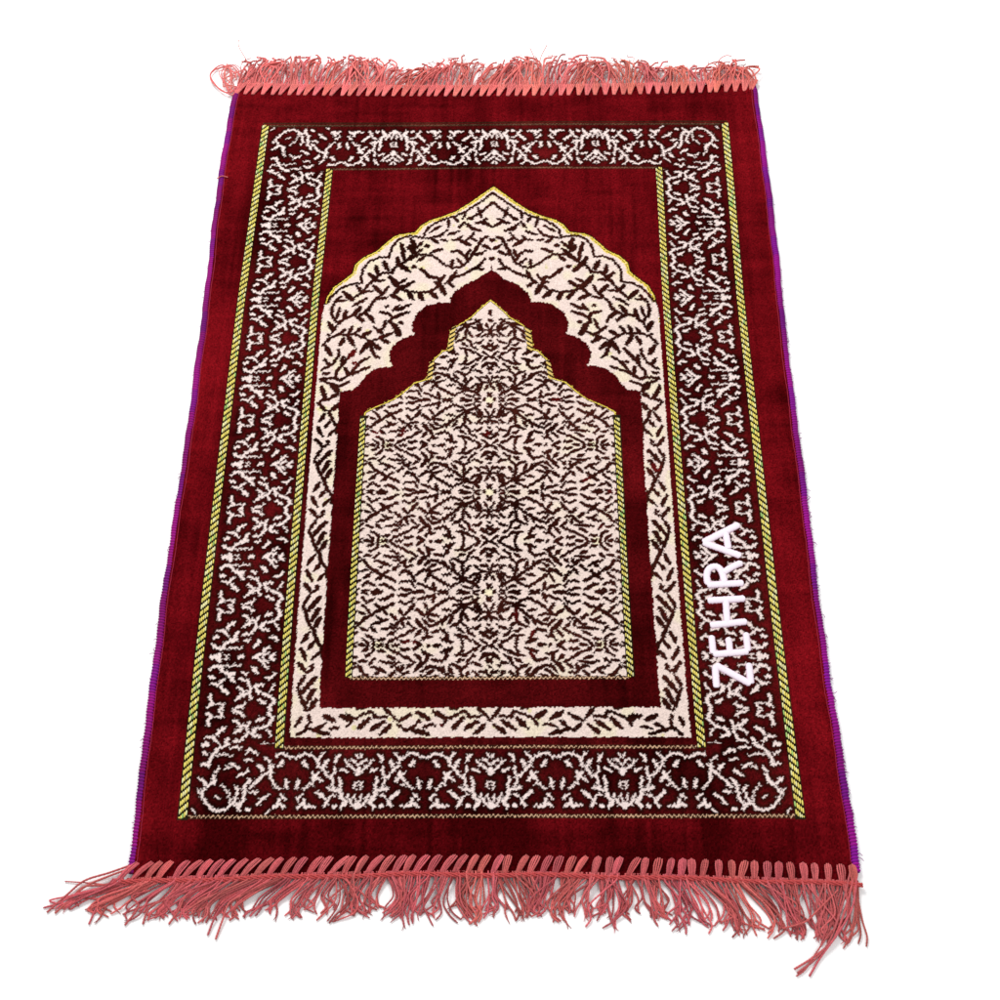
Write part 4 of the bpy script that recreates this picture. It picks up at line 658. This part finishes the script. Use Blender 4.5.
# long strays that the photo shows one by one (actual mm on the floor)
STR = [[1.0,[[-343.9,1019.1,5],[-368.9,1028.2,4],[-393.0,1036.1,3],[-408.4,1050.0,2],[-425.0,1066.7,1.2]],False],[1.0,[[-349.1,1024.2,5],[-370.3,1032.2,4],[-388.6,1040.1,3],[-400.6,1050.0,2],[-417.1,1067.7,1.2]],False],[1.0,[[-350.4,1036.2,4],[-373.1,1040.1,3],[-392.2,1042.1,3],[-402.3,1052.0,2],[-410.1,1063.8,1.2]],False],[0.6,[[-350.1,1038.2,4],[-367.3,1040.1,3],[-386.9,1038.1,2],[-412.4,1036.1,1.2]],False],[1.0,[[-328.6,1040.2,4],[-348.4,1036.2,5],[-364.2,1048.1,3],[-376.2,1058.9,2],[-383.0,1078.4,1.2]],False],[1.0,[[-332.9,1044.2,4],[-356.2,1050.1,4],[-373.1,1054.0,3],[-390.5,1053.0,1.5]],False],[1.0,[[-274.6,1038.3,4],[-296.5,1050.1,5],[-322.2,1059.9,4],[-328.9,1067.8,2],[-331.4,1078.4,1.2]],False],[1.0,[[-327.8,1046.1,4],[-344.4,1052.1,5],[-337.4,1061.9,3],[-348.5,1079.4,1.2]],False],[1.0,[[-268.6,1040.3,4],[-290.7,1050.1,5],[-298.5,1065.8,3],[-306.6,1078.5,1.2]],False],[1.0,[[-235.4,1044.3,4],[-255.0,1060.0,5],[-263.2,1073.7,3],[-268.3,1089.1,1.2]],False],[1.0,[[-231.1,1048.2,4],[-249.5,1058.1,5],[-255.4,1075.6,3],[-260.3,1092.9,1.2]],False],[1.0,[[351.3,1029.1,6],[342.2,1056.8,6],[324.6,1093.4,4],[303.9,1110.5,2],[285.0,1121.7,1.2]],False],[1.0,[[347.4,1029.1,6],[337.2,1058.7,6],[320.6,1095.3,4],[305.6,1112.3,2],[287.4,1125.4,1.2]],False],[1.0,[[353.9,1031.1,6],[345.0,1064.6,6],[326.7,1091.5,5],[311.5,1109.5,2],[298.3,1128.2,1.2]],False],[0.8,[[323.6,1085.8,6],[308.3,1104.8,3],[295.2,1121.7,1.6],[286.2,1128.2,1.2]],False],[0.9,[[226.8,1041.9,5],[226.8,1066.4,3],[241.1,1078.0,2],[260.5,1083.8,1.5]],False],[0.9,[[277.5,1083.8,3],[298.9,1078.1,6],[312.5,1066.5,6],[333.8,1046.9,5]],False],[0.9,[[-350.9,-71.6,6],[-355.0,-57.9,5],[-378.5,-75.7,5],[-388.7,-95.6,4],[-382.1,-111.5,3],[-360.5,-115.3,4],[-347.3,-91.3,5],[-348.5,-75.5,6]],True],[0.9,[[-345.1,-67.6,6],[-366.4,-63.9,5],[-385.1,-87.6,5],[-388.1,-103.5,4],[-374.7,-119.4,3],[-353.5,-99.2,5]],True],[0.5,[[-332.5,-79.3,6],[-338.5,-115.1,9],[-352.2,-143.5,14],[-353.1,-153.7,18]],True],[0.5,[[-160.8,-70.0,5],[-156.1,-85.7,6],[-134.4,-89.5,6],[-124.3,-109.3,8]],True],[0.5,[[50.5,-76.2,6],[53.6,-115.8,12],[48.3,-136.0,16]],True],[0.5,[[58.7,-76.1,6],[61.9,-115.7,12],[71.8,-139.9,18]],True],[0.6,[[307.3,-70.1,6],[304.9,-109.7,10],[314.0,-121.6,12],[323.5,-121.6,12]],True],[0.8,[[286.0,-74.2,6],[284.9,-97.9,10],[302.1,-109.7,12],[320.0,-93.7,10],[323.5,-70.0,6]],True],[0.7,[[-359.3,99.9,6.5],[-353.1,96.3,7.5],[-345.2,97.3,6.3]],True],[0.9,[[-355.8,-71.6,6],[-361.6,-69.3,5],[-369.8,-95.6,4],[-367.0,-112.4,4],[-359.0,-99.9,5],[-358.1,-82.5,5]],True],[0.5,[[-351.7,-71.6,6],[-362.2,-76.8,5],[-369.6,-94.7,4],[-360.9,-105.3,4],[-361.7,-93.6,5],[-354.0,-78.2,5]],True],[0.7,[[-358.4,-71.6,6],[-359.8,-66.8,5],[-362.6,-81.2,4],[-355.1,-95.5,4],[-354.7,-104.2,5],[-352.0,-87.3,5]],True],[0.5,[[-346.3,-71.5,6],[-353.1,-74.9,5],[-362.4,-104.2,4],[-358.3,-119.5,4],[-343.5,-103.4,5],[-339.2,-84.9,5]],True],[0.7,[[-351.8,-71.6,6],[-359.0,-63.1,5],[-373.6,-100.0,4],[-366.8,-117.8,4],[-352.7,-110.6,5],[-343.6,-78.0,5]],True],[0.5,[[-346.7,-71.5,6],[-354.8,-62.0,5],[-368.1,-84.7,4],[-370.0,-92.1,4],[-349.4,-97.3,5],[-345.2,-89.1,5]],True],[0.7,[[-358.1,-71.6,6],[-355.6,-64.1,5],[-362.2,-106.7,4],[-368.3,-120.1,4],[-367.9,-95.3,5],[-358.0,-79.6,5]],True],[0.7,[[-345.7,-71.5,6],[-361.6,-77.6,5],[-368.8,-75.7,4],[-367.2,-92.8,4],[-341.3,-107.0,5],[-346.9,-82.9,5]],True],[0.5,[[-345.7,-71.5,6],[-356.0,-72.8,5],[-374.9,-95.9,4],[-374.0,-108.1,4],[-345.9,-98.5,5],[-342.6,-84.1,5]],True]]
for s in STR:
    mb = MB()
    pts = [(p[0], -p[1], p[2]) for p in s[1]]
    mb.tube(smooth_path(pts, 60)*MM, s[0]*MM, 7, lobes=0.2, pitch=0.0058, c=yarn_col(s[2]))
    mb.build('loose_strand', yarn, rug)

# back fringe
NB = 60
us_b = np.linspace(-344, 349, NB) + rng.normal(0, 0.8, NB)
BX = [-350, -300, -250, -210, -170, -150, -140, -120, -80, -50, -20, 20, 60, 90, 118, 132, 160, 200, 225, 250, 290, 320, 350]
BD = [10, 4, 6, 8, 6, 10, 18, 14, 10, 12, 14, 8, 8, 10, 14, 12, 2, -8, -10, 6, 4, -6, -4]
BL = [58, 60, 62, 64, 62, 56, 30, 40, 58, 66, 48, 62, 62, 64, 56, 44, 60, 56, 34, 38, 38, 50, 30]
for i, u in enumerate(us_b):
    cu = yarn_col(True); mb = MB()
    V0 = float(vtop(u))
    D0 = float(np.interp(u, BX, BD)); L0 = float(np.interp(u, BX, BL))
    for k in range(8):
        r0 = u + (k-3.5)*1.5 + rng.normal(0, 0.6)
        dx = D0 + 7*math.sin(u/17+2) + rng.normal(0, 8); ln = L0*rng.uniform(0.6, 0.98)
        bend = rng.normal(0, 3.5); curl = rng.normal(0, 5)
        zt = abs(rng.normal(5.5, 3.0))
        path = [(r0, -(V0+2), 5.0), (r0+dx*0.1, -(V0-ln*0.15), 5.4+zt*0.3), (r0+dx*0.4+bend, -(V0-ln*0.42), 3.2+zt),
                (r0+dx*0.8+bend*1.2, -(V0-ln*0.75), 2.5+zt), (r0+dx+curl*0.5, -(V0-ln*0.94), 2.0+zt*0.8), (r0+dx+curl*1.6, -(V0-ln*1.0), 1.8+zt*0.6)]
        p = smooth_path(path, 40)
        rad = 1.1 if rng.random() < 0.75 else 0.5
        mb.tube(p*MM, rad*MM, 6, lobes=0.2, pitch=0.0058, phase=rng.uniform(0, 6), c=cu*rng.uniform(0.72, 1.2))
        if rng.random() < 0.35:
            e = p[-1]; a = rng.uniform(0, 6.3)
            mb.tube(np.array([e, e+[3*math.cos(a), abs(3*math.sin(a)), 1], e+[6*math.cos(a+.5), abs(6*math.sin(a+.5)), 1.5]])*MM, [0.5*MM, .35*MM, .2*MM], 5, c=cu*0.4)
    t = mb.build('tassel', yarn, rug)
    sb = MB()
    sl = float(np.interp(u, [-350, 0, 150, 350], [9, 8, 2, 4])) + rng.normal(0, 0.8)
    for k in range(5):
        s = (k-2)/4
        pts = []
        for q in np.linspace(0, 1, 8):
            wd = 8.4*(1-q)**0.8 + 2.0
            pts.append((u + sl*(0.4-q) + s*wd, -(V0 - 3 + 20*q), 4.6 + 2.2*math.sin(math.pi*min(1, 0.3+q*0.66))))
        sb.tube(smooth_path(pts, 14)*MM, 1.0*MM, 7, lobes=0.16, pitch=0.0055, c=np.clip(cu*rng.uniform(0.85, 1.2), 0, .85))
    sb.build('whip_stitch', yarn, t)

# ------------------------------------------------------------------ embroidered name
satin = material('white_satin_thread', rough=0.6, spec=0.2, attr='Col', noise=[(1400, 0.93, 1.04, 2)])
def letter(strokes, label):
    mb = MB()
    for w, *c in strokes:
        x = c[0::2]; y = c[1::2]
        ctrl = [(a, -b, 0) for a, b in zip(x, y)]
        L = sum(math.hypot(ctrl[i+1][0]-ctrl[i][0], ctrl[i+1][1]-ctrl[i][1]) for i in range(len(ctrl)-1))
        n = max(12, int(L/0.55))
        p = smooth_path(ctrl, n) if len(ctrl) > 2 else np.linspace(ctrl[0], ctrl[1], n)
        t = np.gradient(p, axis=0); t /= np.linalg.norm(t, axis=1)[:, None]
        nrm = np.stack([-t[:, 1], t[:, 0], np.zeros(n)], -1)
        prof = [(-1.22, -0.5), (-1.08, 0.35), (-0.85, 0.8), (-0.45, 1.25), (0, 1.45), (0.45, 1.25), (0.85, 0.8), (1.08, 0.35), (1.22, -0.5)]
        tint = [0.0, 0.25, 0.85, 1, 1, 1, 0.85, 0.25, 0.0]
        hw = w/2*0.95*np.minimum(1, 0.55 + np.minimum(np.arange(n), np.arange(n)[::-1])*0.16)
        rib = 0.12*np.sin(np.arange(n)*2.2)
        rows = []
        zb = TOP + relief(p[:, 0], -p[:, 1])
        for a, h in prof:
            q = p + nrm*(hw*a*(1+(0.06 if abs(a) > 1 else 0.02)*rng.normal(0, 1, n)))[:, None]
            q[:, 2] = zb + h + (rib if h > 0 else 0)
            rows.append(q)
        v = np.stack(rows, 1).reshape(-1, 3)*MM
        k = len(prof); fs = []
        for i in range(n-1):
            for j in range(k-1):
                a0 = i*k+j; fs.append((a0, a0+1, a0+k+1, a0+k))
        fs.append(tuple(range(k))[::-1]); fs.append(tuple((n-1)*k+j for j in range(k)))
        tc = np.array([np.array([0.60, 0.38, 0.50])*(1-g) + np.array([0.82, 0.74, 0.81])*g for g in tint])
        mb.add(v, fs, np.tile(tc, (n, 1)))
    o = mb.build('letter', satin, rug); o['label'] = label
for ch in 'ZEHRA':
    letter(D['LT'][ch], 'white embroidered letter ' + ch)
